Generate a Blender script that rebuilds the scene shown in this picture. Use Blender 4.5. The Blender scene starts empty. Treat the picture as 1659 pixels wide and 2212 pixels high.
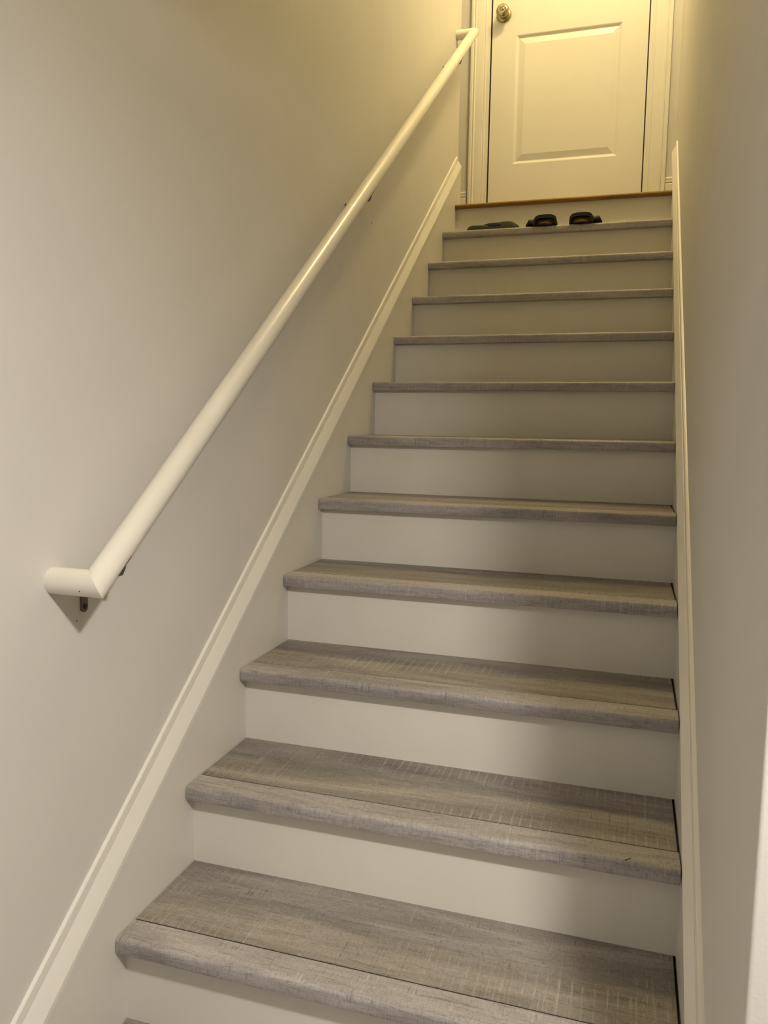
import bpy, bmesh, math, random
from mathutils import Vector, Matrix

random.seed(4)
C = bpy.context.scene.collection
S = bpy.context.scene

# ------------------------------------------------------------------ camera
H = 0.19; G = 0.25728; W = 1.0238; OV = 0.0330; T = 0.0308; SEAM = 0.0647
YAW, PIT, ROL = -0.30039, -0.11122, 0.01523
cy, sy = math.cos(YAW), math.sin(YAW)
fwd = Vector((sy*math.cos(PIT), cy*math.cos(PIT), math.sin(PIT)))
r0 = Vector((cy, -sy, 0)); u0 = r0.cross(fwd)
right = r0*math.cos(ROL) + u0*math.sin(ROL)
up = -r0*math.sin(ROL) + u0*math.cos(ROL)
cam_data = bpy.data.cameras.new('camera')
cam = bpy.data.objects.new('camera', cam_data); C.objects.link(cam)
M = Matrix((right, up, -fwd)).transposed().to_4x4()
M.translation = Vector((0.9030, -0.9510, 1.1812))
cam.matrix_world = M
cam_data.sensor_fit = 'HORIZONTAL'; cam_data.sensor_width = 36
cam_data.lens = 36*1711.6/1659
cam_data.clip_start = 0.05; cam_data.clip_end = 50
S.camera = cam

# ------------------------------------------------------------------ world, lights, exposure
w = bpy.data.worlds.new('world'); S.world = w; w.use_nodes = True
w.node_tree.nodes['Background'].inputs[0].default_value = (0, 0, 0, 1)
S.view_settings.view_transform = 'Standard'; S.view_settings.look = 'None'
S.view_settings.gamma = 1; S.view_settings.use_curve_mapping = False
S.view_settings.exposure = 0.12

def disk_light(name, loc, size, power, color, spread=180):
    d = bpy.data.lights.new(name, 'AREA'); d.shape = 'DISK'; d.size = size
    d.energy = power; d.color = color; d.spread = math.radians(spread)
    o = bpy.data.objects.new(name, d); C.objects.link(o); o.location = loc
    return o
# basement dome lamp right of the camera, then two added fill lamps
disk_light('dome_light', (1.26, -0.70, 1.855), 0.12, 21.5, (1.0, 0.92, 0.83))
pd = bpy.data.lights.new('dome_light_bulb', 'POINT'); pd.energy = 19; pd.color = (1.0, 0.92, 0.83); pd.shadow_soft_size = 0.055
po = bpy.data.objects.new('dome_light_bulb', pd); C.objects.link(po); po.location = (1.26, -0.70, 1.85)
disk_light('room_fill', (1.6, -2.8, 1.92), 0.12, 4, (1.0, 0.92, 0.82))  # added ambient fill behind the camera, not a known fixture
disk_light('room_fill', (3.3, -1.8, 1.92), 0.12, 4, (1.0, 0.92, 0.82))  # second added fill, far right in the unseen room
# warm ceiling light over the landing
ld = bpy.data.lights.new('landing_light', 'POINT'); ld.energy = 48; ld.color = (1.0, 0.785, 0.38); ld.shadow_soft_size = 0.10
lo_ = bpy.data.objects.new('landing_light', ld); C.objects.link(lo_); lo_.location = (0.80, 2.46, 4.38)

# ------------------------------------------------------------------ materials
def nmat(name):
    m = bpy.data.materials.new(name); m.use_nodes = True
    nt = m.node_tree; b = nt.nodes['Principled BSDF']
    return m, nt, b
def node(nt, t, **kw):
    n = nt.nodes.new(t)
    for k, v in kw.items(): setattr(n, k, v)
    return n
def paint(name, col, rough, bump=0.0, scale=300, spec=0.5, var=0.02):
    m, nt, b = nmat(name)
    tc = node(nt, 'ShaderNodeTexCoord')
    n = node(nt, 'ShaderNodeTexNoise'); n.inputs['Scale'].default_value = 3.5
    n.inputs['Detail'].default_value = 4
    nt.links.new(tc.outputs['Object'], n.inputs['Vector'])
    r = node(nt, 'ShaderNodeValToRGB')
    r.color_ramp.elements[0].position = .3; r.color_ramp.elements[1].position = .7
    r.color_ramp.elements[0].color = (*[c*(1-var) for c in col], 1)
    r.color_ramp.elements[1].color = (*[min(1, c*(1+var)) for c in col], 1)
    nt.links.new(n.outputs['Fac'], r.inputs['Fac'])
    nt.links.new(r.outputs['Color'], b.inputs['Base Color'])
    b.inputs['Roughness'].default_value = rough
    b.inputs['Specular IOR Level'].default_value = spec
    if bump:
        n2 = node(nt, 'ShaderNodeTexNoise'); n2.inputs['Scale'].default_value = scale
        n2.inputs['Detail'].default_value = 3
        nt.links.new(tc.outputs['Object'], n2.inputs['Vector'])
        bp = node(nt, 'ShaderNodeBump'); bp.inputs['Strength'].default_value = bump
        bp.inputs['Distance'].default_value = 0.001
        nt.links.new(n2.outputs['Fac'], bp.inputs['Height'])
        nt.links.new(bp.outputs['Normal'], b.inputs['Normal'])
    return m
m_wall = paint('wall_paint', (0.70, 0.68, 0.64), 0.55, 0.25, 220, 0.35)
m_trim = paint('trim_paint', (0.82, 0.80, 0.74), 0.35, 0.05, 120, 0.5)
m_skirt = paint('skirt_paint', (0.73, 0.705, 0.65), 0.38, 0.12, 150, 0.45)
m_riser = paint('riser_paint', (0.79, 0.77, 0.705), 0.42, 0.10, 150, 0.45, 0.03)
m_ceil = paint('ceiling_paint', (0.78, 0.77, 0.74), 0.9)
m_rail = paint('rail_paint', (0.82, 0.79, 0.71), 0.27, 0.10, 90, 0.5, 0.03)
m_dark = paint('dark_gap', (0.03, 0.022, 0.02), 0.9)

def wood(name, lo, mid, hi, saw=1.0, lines=.42):
    """grey-brown rough-sawn laminate: grain along X, pale and dark saw marks across it"""
    m, nt, b = nmat(name)
    L = nt.links.new
    tc = node(nt, 'ShaderNodeTexCoord'); oi = node(nt, 'ShaderNodeObjectInfo')
    mul = node(nt, 'ShaderNodeVectorMath', operation='SCALE'); mul.inputs['Scale'].default_value = 13.7
    comb = node(nt, 'ShaderNodeCombineXYZ')
    L(oi.outputs['Random'], comb.inputs[0]); L(oi.outputs['Random'], comb.inputs[1]); L(oi.outputs['Random'], comb.inputs[2])
    L(comb.outputs[0], mul.inputs[0])
    add = node(nt, 'ShaderNodeVectorMath', operation='ADD')
    L(tc.outputs['Object'], add.inputs[0]); L(mul.outputs[0], add.inputs[1])
    def noise(scale, sx, sy_, sz, det=4, rough=.6, dist=0.0):
        mp = node(nt, 'ShaderNodeMapping'); mp.inputs['Scale'].default_value = (sx, sy_, sz)
        L(add.outputs[0], mp.inputs['Vector'])
        n = node(nt, 'ShaderNodeTexNoise'); n.inputs['Scale'].default_value = scale
        n.inputs['Detail'].default_value = det; n.inputs['Roughness'].default_value = rough
        n.inputs['Distortion'].default_value = dist
        L(mp.outputs[0], n.inputs['Vector'])
        return n.outputs['Fac']
    def ramp(src, stops):
        r = node(nt, 'ShaderNodeValToRGB'); cr = r.color_ramp
        while len(cr.elements) < len(stops): cr.elements.new(.5)
        for e, (p, c) in zip(cr.elements, stops):
            e.position = p; e.color = c if len(c) == 4 else (*c, 1)
        L(src, r.inputs['Fac']); return r.outputs['Color']
    def mix(fac, a, c, mode='MIX'):
        mx = node(nt, 'ShaderNodeMix', data_type='RGBA', blend_type=mode)
        if isinstance(fac, float): mx.inputs[0].default_value = fac
        else: L(fac, mx.inputs[0])
        for i, v in ((6, a), (7, c)):
            if isinstance(v, tuple): mx.inputs[i].default_value = (*v, 1)
            else: L(v, mx.inputs[i])
        return mx.outputs[2]
    def mth(op, a, c):
        n = node(nt, 'ShaderNodeMath', operation=op)
        for i, v in enumerate((a, c)):
            if isinstance(v, (float, int)): n.inputs[i].default_value = v
            else: L(v, n.inputs[i])
        return n.outputs[0]
    big = noise(1.0, 1.3, 11, 11, 4, .6, 1.2)
    base = ramp(big, [(.28, lo), (.50, mid), (.70, hi)])
    # cathedral-like grain: long noise distorted
    grain = noise(1.0, 11, 150, 150, 6, .75, 1.5)
    g = ramp(grain, [(.32, (.55, .53, .50)), (.46, (.94, .94, .93)), (.60, (1.02, 1.02, 1.02)), (.74, (1.16, 1.16, 1.17))])
    col = mix(1.0, base, g, 'MULTIPLY')
    fine = noise(1.0, 150, 420, 420, 3, .75)
    f = ramp(fine, [(.33, (.66, .64, .62)), (.45, (.97, .97, .97)), (.70, (1.10, 1.10, 1.10))])
    col = mix(.75, col, f, 'MULTIPLY')
    cross = noise(1.0, 520, 70, 70, 3, .7)
    cf = ramp(cross, [(.34, (.60, .59, .58)), (.46, (1, 1, 1)), (.70, (1.10, 1.10, 1.10))])
    col = mix(.65, col, cf, 'MULTIPLY')
    # cross saw marks, broken into patches
    sawn = noise(1.0, 210, 1.5, 1.5, 2, .5, .0)
    patch = noise(1.0, 3.5, 14, 14, 3, .65)
    pm = ramp(patch, [(.45, (0, 0, 0)), (.58, (1, 1, 1))])
    brk = ramp(noise(1.0, 40, 60, 60, 2, .6), [(.40, (0, 0, 0)), (.52, (1, 1, 1))])
    # regular band-saw lines, about 20 mm apart, only in some patches
    mpw = node(nt, 'ShaderNodeMapping'); mpw.inputs['Scale'].default_value = (1, .06, .06); L(add.outputs[0], mpw.inputs['Vector'])
    wv = node(nt, 'ShaderNodeTexWave', wave_type='BANDS', bands_direction='X')
    wv.inputs['Scale'].default_value = 15.5; wv.inputs['Distortion'].default_value = 2.2
    wv.inputs['Detail'].default_value = 2; wv.inputs['Detail Scale'].default_value = 3
    L(mpw.outputs[0], wv.inputs['Vector'])
    wl = ramp(wv.outputs['Fac'], [(.90, (0, 0, 0)), (.97, (1, 1, 1))])
    wpm = ramp(noise(1.0, 1.8, 9, 9, 2, .5), [(.50, (0, 0, 0)), (.60, (1, 1, 1))])
    wbr = ramp(noise(1.0, 30, 80, 80, 2, .6), [(.36, (.25, .25, .25)), (.48, (1, 1, 1))])
    col = mix(mth('MULTIPLY', mth('MULTIPLY', mth('MULTIPLY', wl, wpm), wbr), lines), col, tuple(min(1, c*1.25) for c in hi))
    sl = ramp(sawn, [(.61, (0, 0, 0)), (.65, (1, 1, 1))])
    fac = mth('MULTIPLY', mth('MULTIPLY', mth('MULTIPLY', sl, pm), brk), .36*saw)
    col = mix(fac, col, tuple(min(1, c*1.25) for c in hi))
    sawd = noise(1.0, 260, 3, 3, 2, .5)
    sd = ramp(sawd, [(.34, (1, 1, 1)), (.41, (0, 0, 0))])
    patch2 = noise(1.0, 5, 24, 24, 3, .65)
    pm2 = ramp(patch2, [(.50, (0, 0, 0)), (.60, (1, 1, 1))])
    fac2 = mth('MULTIPLY', mth('MULTIPLY', mth('MULTIPLY', sd, pm2), brk), .5*saw)
    col = mix(fac2, col, tuple(c*.45 for c in lo))
    L(col, b.inputs['Base Color'])
    b.inputs['Roughness'].default_value = .48
    b.inputs['Specular IOR Level'].default_value = .35
    h = mth('ADD', mth('MULTIPLY', grain, .5), mth('MULTIPLY', sl, .25))
    bp = node(nt, 'ShaderNodeBump'); bp.inputs['Strength'].default_value = .35
    bp.inputs['Distance'].default_value = .0008
    L(h, bp.inputs['Height']); L(bp.outputs['Normal'], b.inputs['Normal'])
    return m
m_tread = wood('grey_sawn_laminate', (.180, .164, .142), (.290, .263, .236), (.41, .370, .330))
m_nose = wood('grey_sawn_laminate_nosing', (.265, .246, .238), (.39, .365, .355), (.51, .483, .475), 1.0, .08)
m_oak = wood('varnished_oak', (.24, .132, .018), (.31, .175, .026), (.38, .22, .036), .1, 0.0)

def plain(name, col, rough=.5, metal=0.0):
    m, nt, b = nmat(name)
    tc = node(nt, 'ShaderNodeTexCoord'); n = node(nt, 'ShaderNodeTexNoise'); n.inputs['Scale'].default_value = 60
    nt.links.new(tc.outputs['Object'], n.inputs['Vector'])
    r = node(nt, 'ShaderNodeValToRGB')
    r.color_ramp.elements[0].color = (*[c*.85 for c in col], 1); r.color_ramp.elements[1].color = (*[min(1, c*1.15) for c in col], 1)
    nt.links.new(n.outputs['Fac'], r.inputs['Fac']); nt.links.new(r.outputs['Color'], b.inputs['Base Color'])
    b.inputs['Roughness'].default_value = rough; b.inputs['Metallic'].default_value = metal
    return m
m_brass = plain('antique_brass', (.42, .37, .22), .22, 1.0)
m_keyway = plain('keyway', (.03, .02, .01), .5)
m_steel = plain('dull_steel', (.17, .14, .11), .45, .7)
m_screw = plain('screw_steel', (.05, .035, .025), .5, .5)
m_leather = plain('black_leather', (.006, .005, .006), .65)
m_lining = plain('tan_footbed', (.24, .15, .06), .7)
m_foam = plain('grey_green_foam', (.105, .110, .078), .75)
m_blue = plain('dark_blue_rubber', (.028, .030, .050), .5)
m_white = plain('pale_print', (.45, .42, .40), .5)

# ------------------------------------------------------------------ mesh helpers
def link(name, bm, mat, parent=None, smooth=None):
    me = bpy.data.meshes.new(name)
    bmesh.ops.recalc_face_normals(bm, faces=bm.faces)
    if smooth is not None:
        for f in bm.faces: f.smooth = True
        for e in bm.edges:
            if len(e.link_faces) == 2 and e.calc_face_angle(0) > math.radians(smooth): e.smooth = False
    bm.to_mesh(me); bm.free()
    me.materials.append(mat)
    o = bpy.data.objects.new(name, me); C.objects.link(o)
    if parent: o.parent = parent
    return o
def prism(poly, a, b, axis='x', bm=None):
    """polygon extruded along an axis; poly gives the two other coordinates in order"""
    bm = bm or bmesh.new()
    def P(p, t):
        return {'x': (t, p[0], p[1]), 'y': (p[0], t, p[1]), 'z': (p[0], p[1], t)}[axis]
    A = [bm.verts.new(P(p, a)) for p in poly]; B = [bm.verts.new(P(p, b)) for p in poly]
    bm.faces.new(A); bm.faces.new(B[::-1])
    n = len(poly)
    for i in range(n): bm.faces.new((A[i], B[i], B[(i+1) % n], A[(i+1) % n]))
    return bm
def box(x0, x1, y0, y1, z0, z1, bm=None):
    return prism([(x0, y0), (x1, y0), (x1, y1), (x0, y1)], z0, z1, 'z', bm)
def bevel(bm, w_, seg=2, ang=30):
    es = [e for e in bm.edges if len(e.link_faces) == 2 and e.calc_face_angle(0) > math.radians(ang)]
    bmesh.ops.bevel(bm, geom=es, offset=w_, segments=seg, affect='EDGES', profile=.5, clamp_overlap=True)
    return bm
def empty(name, loc=(0, 0, 0), label=None, cat=None, group=None, kind=None):
    o = bpy.data.objects.new(name, None); C.objects.link(o); o.location = loc
    o.empty_display_size = .05
    if label: o['label'] = label
    if cat: o['category'] = cat
    if group: o['group'] = group
    if kind: o['kind'] = kind
    return o
def setting(o, label=None, cat=None):
    o['kind'] = 'structure'
    if label: o['label'] = label
    if cat: o['category'] = cat
    return o
def ring_tube(rings, closed=False, bm=None, caps=True):
    bm = bm or bmesh.new()
    R = [[bm.verts.new(p) for p in r] for r in rings]
    n = len(R[0])
    for i in range(len(R)-1):
        for j in range(n):
            bm.faces.new((R[i][j], R[i][(j+1) % n], R[i+1][(j+1) % n], R[i+1][j]))
    if caps:
        bm.faces.new(R[0][::-1]); bm.faces.new(R[-1])
    return bm
def lathe(prof, centre, axis='-y', n=40):
    """prof: list of (radius, distance out along axis)"""
    rings = []
    for r, d in prof:
        ring = []
        for i in range(n):
            a = 2*math.pi*i/n
            if axis == '-y': p = (centre[0]+r*math.cos(a), centre[1]-d, centre[2]+r*math.sin(a))
            else: p = (centre[0]+d, centre[1]+r*math.cos(a), centre[2]+r*math.sin(a))
            ring.append(p)
        rings.append(ring)
    return ring_tube(rings)

# ------------------------------------------------------------------ room shell
XL = -0.012; XR = W + 0.018; FL = -2*H; LZ = 12*H; CU = 4.50; CR = 1.93
YD = 12*G + 0.28            # face of the door wall
YC = 3.19                   # end of the left stair wall
YR = -0.125                 # near corner of the right stair wall
setting(link('wall_left', prism([(-.28, -4), (XL, -4), (XL, YC), (-.16, YC), (-.16, YD+.13), (-.28, YD+.13)], FL, CU, 'z'), m_wall),
        'long off-white painted wall behind the handrail, left of the stairs', 'wall')
rw = prism([(XR, YR), (4.2, YR), (4.2, YR+.12), (XR+.12, YR+.12), (XR+.12, YD+.13), (XR, YD+.13)], FL, CU, 'z')
es = [e for e in rw.edges if all(abs(v.co.x-XR) < 1e-5 and abs(v.co.y-YR) < 1e-5 for v in e.verts)]
bmesh.ops.bevel(rw, geom=es, offset=.005, segments=4, affect='EDGES', profile=.5)
setting(link('wall_right', rw, m_wall, smooth=40), 'shaded off-white wall on the right of the stairs with bright near end', 'wall')
DX0, DX1, DZ = 0.084, 0.912, LZ + 2.06     # rough opening for jambs
bm = box(-.28, DX0, YD, YD+.12, FL, CU); box(DX1, 1.16, YD, YD+.12, FL, CU, bm)
box(DX0, DX1, YD, YD+.12, DZ, CU, bm); box(DX0, DX1, YD, YD+.12, FL, LZ-.02, bm)
setting(link('wall_back', bm, m_wall), 'narrow strips of painted wall either side of the door casing', 'wall')
setting(link('wall_rear', box(-.28, 4.3, -4.12, -4, FL, CR), m_wall), 'basement wall behind the camera', 'wall')
setting(link('wall_far_right', box(4.2, 4.32, -4, YR, FL, CR), m_wall), 'basement wall far to the right, outside the frame', 'wall')
setting(link('wall_header', box(XL, XR, YR-.12, YR, CR+.02, CU), m_wall), 'wall above the basement ceiling edge over the stairs', 'wall')
setting(link('floor', box(-.28, 4.32, -4.12, YD+.6, FL-.1, FL), m_tread), 'grey wood basement floor at the foot of the stairs', 'floor')
setting(link('floor_upper', box(-.16, XR, 12*G+.07, YD+.04, LZ-.035, LZ), m_oak), 'upstairs landing floor of oak in front of the door', 'floor')
bm = box(-.28, 4.32, -4.12, YR, CR, CR+.02)
setting(link('ceiling', bm, m_ceil), 'basement ceiling above the foot of the stairs', 'ceiling')
setting(link('ceiling_upper', box(-.28, XR+.12, YR-.12, YD+.13, CU, CU+.1), m_ceil), 'ceiling above the upstairs landing', 'ceiling')

# ------------------------------------------------------------------ skirts with cap moulding
TH = math.atan2(H, G); dS = Vector((0, math.cos(TH), math.sin(TH))); dP = Vector((0, -math.sin(TH), math.cos(TH)))
def moulding(side, y0, y1):
    """profile (p up the slope normal, d out of the wall) swept along the stair slope"""
    cosT = math.cos(TH)
    prof = [(-.001, -.001), (-.001, .0050), (.0005, .0062), (.0092, .0062), (.0106, .0048), (.0110, -.0060), (.0136, -.0060),
            (.0140, .0085), (.0158, .0096), (.0300, .0036), (.0448, -.0040), (.0454, -.0080), (.0476, -.0080), (.0484, -.0048),
            (.0560, -.0052), (.0650, -.0058), (.0668, -.0072), (.0680, -.0100), (.0683, -.0125), (.0683, -.016), (.030, -.016), (.0, -.004)]
    bm = bmesh.new()
    rings = []
    for yy in (y0, y1):
        base = Vector((0, yy, H/G*yy + .120))
        rings.append([base + dP*p + Vector(((d if side == 'L' else -d), 0, 0)) for p, d in prof])
    return ring_tube(rings, bm=bm)
t1 = empty('trim_1', (0, 0, 0), 'painted skirt board with cap moulding along the left wall', 'trim', kind='structure')
k_ = H/G
link('skirt_board', prism([(-.50, FL), (-.50, k_*-.50+.128), (3.195, k_*3.195+.128), (3.215, k_*3.195+.105), (3.215, LZ-.15), (-.10, FL)], XL, 0.0), m_skirt, t1)
link('cap_moulding', moulding('L', -.50, 3.19), m_trim, t1, smooth=25)
t2 = empty('trim_2', (0, 0, 0), 'painted skirt board with cap moulding along the right wall', 'trim', kind='structure')
link('skirt_board', prism([(YR+.005, FL), (YR+.005, k_*YR+.128), (3.12, k_*3.12+.128), (3.16, k_*3.12+.110), (3.16, LZ-.15), (-.10, FL)], W+.0045, XR), m_skirt, t2)
cm = link('cap_moulding', moulding('R', YR+.005, 3.155), m_trim, t2, smooth=25); cm.location.x = W+.00455

def base_profile(y):
    return [(y, LZ), (y-.013, LZ), (y-.013, LZ+.100), (y-.010, LZ+.106), (y-.014, LZ+.110), (y-.014, LZ+.118), (y-.009, LZ+.121), (y-.013, LZ+.125), (y-.012, LZ+.131), (y-.006, LZ+.136), (y, LZ+.136)]
setting(link('baseboard_left', prism(base_profile(YD), -.155, -.002), m_trim), 'short white baseboard left of the door casing', 'baseboard')
setting(link('baseboard_right', prism(base_profile(YD), 1.000, XR), m_trim), 'short white baseboard right of the door casing', 'baseboard')

# ------------------------------------------------------------------ door
door = empty('door_1', (.5, YD, LZ), 'cream white panelled door with brass knob at the top of the stairs', 'door', kind='structure')
def at_door(o):
    o.parent = door; o.matrix_parent_inverse = Matrix.Translation(-Vector(door.location)); return o
def leaf_mesh(x0, x1, z0, z1, y, panels):
    bm = bmesh.new()
    xs = sorted({x0, x1} | {p[0] for p in panels} | {p[1] for p in panels})
    zs = sorted({z0, z1} | {p[2] for p in panels} | {p[3] for p in panels})
    V = {}
    def v(x, yy, z):
        k = (round(x, 5), round(yy, 5), round(z, 5))
        if k not in V: V[k] = bm.verts.new((x, yy, z))
        return V[k]
    for i in range(len(xs)-1):
        for j in range(len(zs)-1):
            a, b_, c, d = xs[i], xs[i+1], zs[j], zs[j+1]
            hit = [p for p in panels if abs(p[0]-a) < 1e-6 and abs(p[2]-c) < 1e-6]
            if not hit:
                bm.faces.new((v(a, y, c), v(b_, y, c), v(b_, y, d), v(a, y, d))); continue
            prev = None
            for ins, dep in ((0, 0), (.004, .0015), (.013, .0085), (.016, .0092), (.045, .0015), (.047, .0010)):
                r = [v(a+ins, y+dep, c+ins), v(b_-ins, y+dep, c+ins), v(b_-ins, y+dep, d-ins), v(a+ins, y+dep, d-ins)]
                if prev:
                    for q in range(4): bm.faces.new((prev[q], prev[(q+1) % 4], r[(q+1) % 4], r[q]))
                prev = r
            bm.faces.new(prev)
    # sides and back
    B = [bm.verts.new(p) for p in ((x0, y+.035, z0), (x1, y+.035, z0), (x1, y+.035, z1), (x0, y+.035, z1))]
    bm.faces.new(B[::-1])
    def edge_strip(pts, b0, b1):
        bm.faces.new([v(*p) for p in pts] + [b1, b0])
    edge_strip([(x, y, z0) for x in xs], B[0], B[1])
    edge_strip([(x1, y, z) for z in zs], B[1], B[2])
    edge_strip([(x, y, z1) for x in xs[::-1]], B[2], B[3])
    edge_strip([(x0, y, z) for z in zs[::-1]], B[3], B[0])
    return bm
LX0, LX1 = .1145, .8875
at_door(link('door_leaf', leaf_mesh(LX0, LX1, LZ+.006, LZ+2.035, YD-.002, [(.239, .763, LZ+.258, LZ+.895), (.239, .763, LZ+1.07, LZ+1.88)]), m_trim))
# jamb: sides, head, stop
bm = box(DX0, .1065, YD-.004, YD+.12, LZ, DZ)
at_door(link('jamb', bevel(bm, .0015), m_trim))
at_door(link('jamb', bevel(box(.8935, DX1, YD-.004, YD+.12, LZ, DZ), .0015), m_trim))
at_door(link('jamb', box(.1065, .8935, YD-.004, YD+.12, LZ+2.042, DZ), m_trim))
bm = box(.1065, .120, YD+.036, YD+.12, LZ, LZ+2.042); box(.882, .8935, YD+.036, YD+.12, LZ, LZ+2.042, bm)
at_door(link('door_stop', bm, m_dark))
at_door(link('weatherstrip', box(.1065, LX0, YD+.005, YD+.033, LZ, LZ+2.042), m_dark))
at_door(link('weatherstrip', box(LX1, .8935, YD+.005, YD+.033, LZ, LZ+2.042), m_dark))
def casing(x0, x1, flip):
    """colonial casing, thick outer edge; profile in (x, y)"""
    wd = x1-x0
    pr = [(0, 0), (0, .018), (.006, .019), (.012, .018), (.016, .0125), (.020, .0165), (.024, .0165), (.028, .0125), (.050, .0115), (.066, .010), (.069, .0065), (.072, .0085), (.078, .0075), (.080, .004), (.080, 0)]
    pts = [((x0 + p/.080*wd) if not flip else (x1 - p/.080*wd), YD - d) for p, d in pr]
    return prism(pts, LZ, DZ+.08, 'z')
at_door(link('casing', casing(.007, .0885, False), m_trim))
at_door(link('casing', casing(.9075, .9985, True), m_trim))
bm = box(.0885, .9075, YD-.0165, YD, DZ+.004, DZ+.08)
at_door(link('casing', bevel(bm, .003), m_trim))
# knob
kc = (.1720, YD-.002, LZ+1.000)
kn = at_door(link('doorknob', lathe([(.0, .012), (.013, .012), (.0145, .020), (.0135, .026), (.016, .030), (.025, .034), (.0315, .041), (.0330, .048), (.0305, .055), (.023, .060), (.0125, .062), (.0115, .0615), (.0, .0615)], kc), m_brass, smooth=50))
ro = link('rosette', lathe([(.0, 0), (.0385, 0), (.0390, .002), (.036, .007), (.028, .011), (.016, .0125), (.0, .0125)], kc), m_brass, smooth=40)
ro.parent = kn
kc2 = (kc[0], kc[1]-.0616, kc[2])
lk = link('lock_cylinder', lathe([(.0, 0), (.0085, 0), (.0085, .0012), (.0078, .0016), (.0, .0016)], kc2), m_brass, smooth=40); lk.parent = kn
kh = link('keyhole', box(kc[0]-.0011, kc[0]+.0011, kc2[1]-.0020, kc2[1]-.001, kc[2]-.0042, kc[2]+.0042), m_keyway); kh.parent = kn

# ------------------------------------------------------------------ staircase
stair = empty('staircase', (W/2, 0, FL), 'straight flight of grey wood treads with cream risers up to the door', 'staircase')
def on_stair(o):
    o.parent = stair; o.matrix_parent_inverse = Matrix.Translation(-Vector(stair.location)); return o
def arc(cy_, cz_, r, a0, a1, n):
    return [(cy_ + r*math.cos(math.radians(a0+(a1-a0)*i/n)), cz_ + r*math.sin(math.radians(a0+(a1-a0)*i/n))) for i in range(n+1)]
def nosing_profile(t, r, back, low):
    p = arc(r, -r, r, 90, 180, 7) + arc(.0018, -t+.0018, .0018, 180, 270, 2)
    p += [(OV+.002, -t), (OV+.002, -low), (back, -low), (back, -.0008), (back-.0006, 0)]
    return p
GX0, GX1 = .0020, W+.0022
plank_me = nose_me = riser_me = seam_me = None
def share(name, me, loc, parent=None):
    o = bpy.data.objects.new(name, me); C.objects.link(o); o.location = loc
    if parent: o.parent = parent
    return o
NB = 12
for k in range(-1, NB):
    y, z = G*k, H*k
    if plank_me is None:
        t0 = link('tread', prism([(SEAM+.0022, -.0125), (SEAM+.0022, -.0004), (SEAM+.0026, 0), (G+OV, 0), (G+OV, -.0125)], GX0, GX1-.0028), m_tread)
        plank_me = t0.data
        n0 = link('nosing', prism(nosing_profile(T, .0095, SEAM-.0010, .0125), GX0, GX1), m_nose, smooth=35)
        nose_me = n0.data
    else:
        t0 = share('tread', plank_me, (0, 0, 0)); n0 = share('nosing', nose_me, (0, 0, 0))
    t0.location = (0, y, z); on_stair(t0)
    n0.parent = t0
    sm = share('seam_strip', seam_me, (0, 0, 0)) if seam_me else link('seam_strip', box(GX0+.001, GX1-.004, SEAM-.0010, SEAM+.0022, -.0125, -.0012), m_dark)
    seam_me = sm.data; sm.parent = t0
    # dark subfloor seen only through the joints
    if k == -1:
        u0_ = link('riser', prism([(G*k+OV, FL), (G*k+OV, H*k-.0130), (G*k+OV+.012, H*k-.0130), (G*k+OV+.012, FL)], -.0, W+.0045), m_riser)
        on_stair(u0_)
    if riser_me is None:
        rr = link('riser', prism([(OV, 0.0), (OV, H-.0130), (OV+.012, H-.0130), (OV+.012, -.0)], -.0, W+.0045), m_riser)
        riser_me = rr.data; rr.location = (0, G*(k+1), H*k)
    else:
        rr = share('riser', riser_me, (0, G*(k+1), H*k))
    on_stair(rr)
sub = None
for k in range(-1, NB):
    sb = share('subtread', sub, (0, G*k, H*k)) if sub else link('subtread', box(0.0, W+.0045, OV+.013, G+OV, -.024, -.0127), m_dark)
    sub = sb.data; sb.location = (0, G*k, H*k); on_stair(sb)
ln = link('landing_nosing', prism([(0.0005+p[0], p[1]) for p in (arc(.009, -.009, .009, 90, 270, 9) + [(.07, -.018), (.07, 0)])], 0.0012, W+.004), m_oak, smooth=35)
ln['label'] = 'glossy orange oak nosing at the landing edge'
ln.location = (0, 12*G+.002, 12*H); on_stair(ln)

# ------------------------------------------------------------------ handrail
RX = .072; RR = .0228
P1 = Vector((RX, .134, .9115)); P2 = Vector((RX, 3.092, 3.083))
rail_root = empty('handrail', (XL, P1.y, P1.z), 'round white painted handrail fixed to the left wall by small metal brackets', 'handrail')
def on_rail(o, par=None):
    o.parent = rail_root; o.matrix_parent_inverse = Matrix.Translation(-Vector(rail_root.location)); return o
def mitred(a, b_, na, nb, n=40, r=RR):
    """cylinder from a to b cut by planes with normals na and nb through its ends"""
    d = (b_-a).normalized()
    u = d.orthogonal().normalized(); v = d.cross(u)
    ra, rb = [], []
    for i in range(n):
        o = u*math.cos(2*math.pi*i/n)*r + v*math.sin(2*math.pi*i/n)*r
        ta = -(o.dot(na))/d.dot(na); tb = -(o.dot(nb))/d.dot(nb)
        ra.append(a+o+d*ta); rb.append(b_+o+d*tb)
    return ring_tube([ra, rb])
ds = (P2-P1).normalized(); ex = Vector((1, 0, 0))
nm1 = (ex+ds).normalized()        # mitre plane at the bottom: travel +x then up the slope
nm2 = (ds-ex).normalized()
on_rail(link('rail', mitred(P1, P2, nm1, nm2), m_rail, smooth=35))
on_rail(link('rail_return', mitred(Vector((XL, P1.y, P1.z)), P1, ex, nm1), m_rail, smooth=35))
on_rail(link('rail_return', mitred(P2, Vector((XL, P2.y, P2.z)), nm2, ex), m_rail, smooth=35))
def rail_z(y): return P1.z + (y-P1.y)*(P2.z-P1.z)/(P2.y-P1.y)
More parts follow.
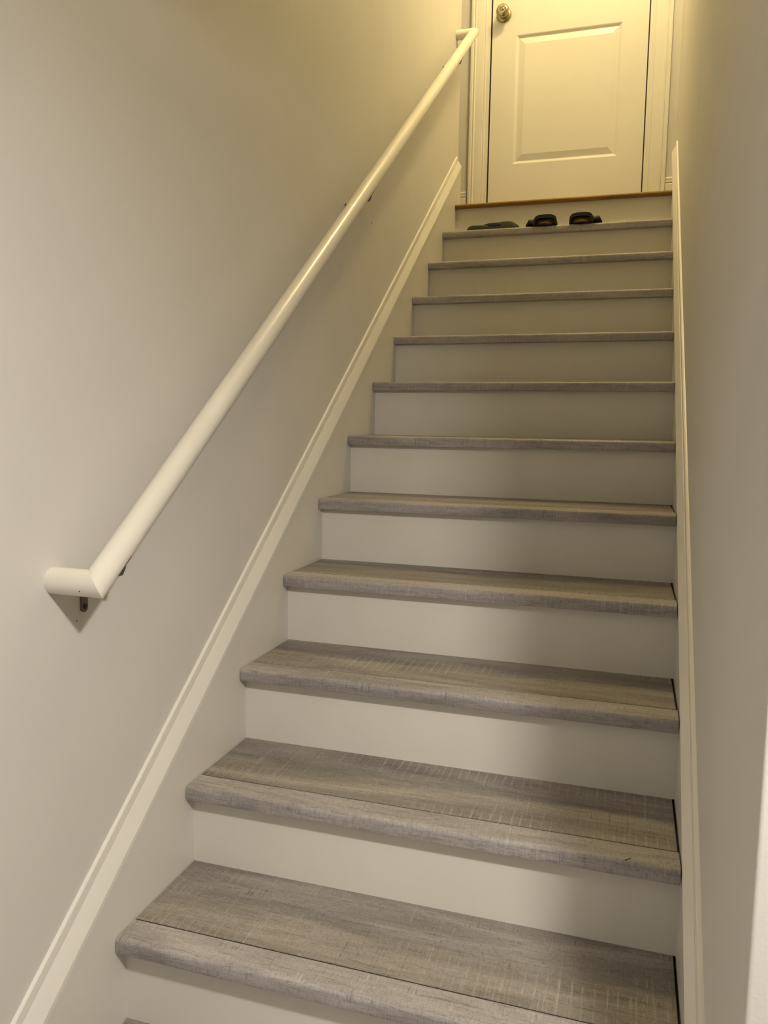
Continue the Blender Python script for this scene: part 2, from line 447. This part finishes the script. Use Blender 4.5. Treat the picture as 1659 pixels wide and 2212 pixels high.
for yb in (.208, 1.534, 2.822):
    zr = rail_z(yb)
    # wall plate with a round lower end
    pl = [(yb + .0085*math.cos(math.radians(a)), zr-.1165 + .0085*math.sin(math.radians(a))) for a in range(180, 361, 15)]
    pl += [(yb+.0085, zr-.062), (yb+.0065, zr-.058), (yb-.0065, zr-.058), (yb-.0085, zr-.062)]
    br = on_rail(link('bracket', bevel(prism(pl, XL, XL+.0035), .0008, 1), m_steel, smooth=35))
    # arm bent out from the plate to the saddle under the rail
    path = [Vector((XL+.002, yb, zr-.075)), Vector((XL+.012, yb, zr-.066)), Vector((XL+.030, yb, zr-.060)), Vector((XL+.055, yb, zr-.056)), Vector((RX-.004, yb, zr-.050)), Vector((RX, yb, zr-.040)), Vector((RX, yb, zr-.026))]
    rings = []
    for i, p in enumerate(path):
        d = (path[min(i+1, len(path)-1)]-path[max(i-1, 0)]).normalized()
        s = Vector((0, 1, 0)); n_ = d.cross(s).normalized()
        rings.append([p + s*(.006*math.cos(a)) + n_*(.0045*math.sin(a)) for a in [2*math.pi*j/10 for j in range(10)]])
    arm = link('arm', ring_tube(rings), m_steel, smooth=40); arm.parent = br
    sc = Vector((RX, yb, zr-.029))
    rings = []
    for t_ in (-.021, -.016, .016, .021):
        hw = .006 if abs(t_) > .018 else .009
        rings.append([sc + ds*t_ + Vector((hw, 0, .001)), sc + ds*t_ + Vector((hw, 0, -.0025)), sc + ds*t_ + Vector((-hw, 0, -.0025)), sc + ds*t_ + Vector((-hw, 0, .001))])
    sd = link('saddle', ring_tube(rings), m_steel); sd.parent = br
    scw = link('screw', lathe([(0, 0), (.0052, 0), (.0052, .0010), (.0030, .0018), (0, .0019)], (XL+.0035, yb+.0005, zr-.1150), 'x', 16), m_screw, smooth=30); scw.parent = br

# ------------------------------------------------------------------ footwear on the top tread
ZT = 11*H; YT = 11*G
def outline(length, wf, wm, wh, n=36):
    """sole outline along +y from the toe; half widths at forefoot, waist, heel"""
    pts = []
    N = 22
    def hw(t):
        a = math.sin(min(1, t/.16)*math.pi/2)**.7 if t < .16 else 1
        bq = math.sin(min(1, (1-t)/.12)*math.pi/2)**.7 if t > .88 else 1
        if t < .5: m_ = wf + (wm-wf)*(0.5-.5*math.cos(max(0, (t-.25)/.25)*math.pi))
        else: m_ = wm + (wh-wm)*(0.5-.5*math.cos(min(1, (t-.5)/.28)*math.pi))
        return m_*min(a, 1)*bq
    ts = [0.004] + [i/N for i in range(1, N)] + [.996]
    return [(hw(t), t*length) for t in ts]
def sole(length, wf, wm, wh, z0f, z1f):
    ol = outline(length, wf, wm, wh)
    rings = []
    for h, y in ol:
        t = y/length
        z0, z1 = z0f(t), z1f(t)
        b = min(.004, h*.4)
        rings.append([(-h+b, y, z0), (h-b, y, z0), (h, y, z0+(z1-z0)*.3), (h, y, z1-.003), (h-b, y, z1), (-h+b, y, z1), (-h, y, z1-.003), (-h, y, z0+(z1-z0)*.3)])
    return ring_tube(rings)
def sandal(x, yaw, out, label):
    root = empty('sandal', (x, YT-.016, ZT), label, 'sandal', 'dark sandals on the top step')
    root.rotation_euler = (0, 0, yaw)
    # toe overhangs the nosing slightly
    link('sole', sole(.245, .051, .043, .041, lambda t: .0, lambda t: .0075), m_leather, root, smooth=40)
    fb = link('footbed', sole(.238, .0445, .038, .036, lambda t: .0073, lambda t: .0115+.002*math.cos(t*7)+.022*max(0, t-.45)), m_lining, root, smooth=40)
    fb['label'] = 'tan footbed'; fb.location = (0, .003, 0)
    # broad arched strap over the forefoot
    bm = bmesh.new(); rings = []
    N = 20
    for i in range(N+1):
        a = math.pi*i/N
        ca, sa = math.cos(a), math.sin(a)
        sx = math.copysign(abs(ca)**.55, ca); sz = abs(sa)**.62
        ring = []
        for (yy, th) in ((.006, 0), (.075, 0), (.075, 1), (.006, 1)):
            rx = .0530 if th == 0 else .0455
            rz = .0445 if th == 0 else .0290
            ring.append((rx*sx, yy, .002 + rz*sz))
        rings.append(ring)
    ring_tube(rings, bm=bm)
    link('strap', bm, m_leather, root, smooth=45)
    # lining at the back of the arch opening
    bm = bmesh.new(); rings = []
    for yy in (.040, .044):
        r_ = []
        for i in range(17):
            a = math.pi*i/16; ca, sa = math.cos(a), math.sin(a)
            r_.append((.0445*math.copysign(abs(ca)**.6, ca), yy, .0095+.0205*abs(sa)**.8))
        rings.append(r_)
    ring_tube(rings, bm=bm)
    ln_ = link('lining', bm, m_lining, root); ln_['label'] = 'tan inner lining of the strap'
    # strap end with buckle sticking out sideways
    s = out
    rings = []
    for (px, w_, zc, hz) in ((.040, .030, .020, .0185), (.051, .030, .0195, .0165), (.060, .028, .0185, .0140), (.068, .026, .0200, .0155), (.076, .024, .0195, .0160), (.082, .018, .0130, .0115), (.089, .012, .0070, .0060)):
        rings.append([(s*px, .045+w_*math.cos(a), max(.0008, zc+hz*math.sin(a))) for a in [2*math.pi*j/12 for j in range(12)]])
    link('strap_end', ring_tube(rings), m_leather, root, smooth=50)
    return root
sandal(.480, .03, -1, 'left dark sandal of the pair on the top step, strap end pointing left')
sandal(.6395, -.03, 1, 'right dark sandal of the pair on the top step, strap end pointing right')
# flip-flop lying across the step: toe to the left, thick heel to the right
ff = empty('flip_flop', (.106, YT+.052, ZT), 'flat grey-green flip-flop with navy strap on the top step, left of the sandals', 'flip-flop')
ff.rotation_euler = (0, 0, -math.pi/2)
def ffz(t):
    return .021 + .0135*(0.5-.5*math.cos(min(1, max(0, (t-.38)/.36))*math.pi)) - .020*max(0, (t-.80)/.20)**2 - .008*max(0, (.12-t)/.12)**2
link('sole', sole(.250, .046, .036, .034, lambda t: 0, ffz), m_foam, ff, smooth=40)
for s in (-1, 1):
    rings = []
    pts = [Vector((s*px_, py_, ffz(py_/.25)+dz_)) for px_, py_, dz_ in ((0, .060, -.003), (.012, .072, -.001), (.030, .095, -.001), (.0390, .120, -.004), (.0385, .150, -.009), (.0360, .168, -.014))]
    for i, p in enumerate(pts):
        d = (pts[min(i+1, 5)]-pts[max(i-1, 0)]).normalized(); upv = Vector((0, 0, 1)); sd_ = d.cross(upv).normalized(); u_ = sd_.cross(d)
        wd = (.003, .005, .007, .009, .009, .006)[i]
        rings.append([p + sd_*(.0025*math.cos(a)) + u_*(wd*math.sin(a)) for a in [2*math.pi*j/10 for j in range(10)]])
    st = link('strap', ring_tube(rings), m_blue, ff, smooth=50); st['label'] = 'navy blue thong strap'

def chip(parent, pos, r, axis):
    bm = bmesh.new(); rings = []
    rnd = [1+.25*math.sin(2.3*i+pos[1]*40) for i in range(9)]
    for h in (0, .0003):
        ring = []
        for i in range(9):
            a = 2*math.pi*i/9; c, s_ = r*rnd[i]*math.cos(a), r*1.4*rnd[i]*math.sin(a)
            ring.append((pos[0]+h, pos[1]+c, pos[2]+s_) if axis == 'x' else (pos[0]+c, pos[1]+s_, pos[2]+h))
        rings.append(ring)
    return link('paint_chip', ring_tube(rings), m_screw)
lw = bpy.data.objects['wall_left']
for p, r in (((XL, .190, .8287), .0010), ((XL, 1.804, 1.886), .0030)):
    c_ = chip(None, p, r, 'x'); c_.parent = lw
# nail holes on the lower return, set on its camera-side flank
for x_, ang in ((.0560, 205), (.0675, 243)):
    a = math.radians(ang); n_ = Vector((0, math.cos(a), math.sin(a)))
    ctr = Vector((x_, P1.y, P1.z)) + n_*(RR-.0004)
    t_ = Vector((1, 0, 0)); b_ = n_.cross(t_)
    rings = [[ctr + n_*h + (t_*math.cos(q)+b_*math.sin(q))*.0013 for q in [2*math.pi*j/8 for j in range(8)]] for h in (0, .0006)]
    on_rail(link('nail_hole', ring_tube(rings), m_screw))
mk = link('scratch', box(.926, .940, .5215, .5235, 2*H, 2*H+.0003), m_screw)
mk.data.transform(Matrix.Translation((.933, .5225, 0)) @ Matrix.Rotation(.75, 4, 'Z') @ Matrix.Translation((-.933, -.5225, 0)))
on_stair(mk)
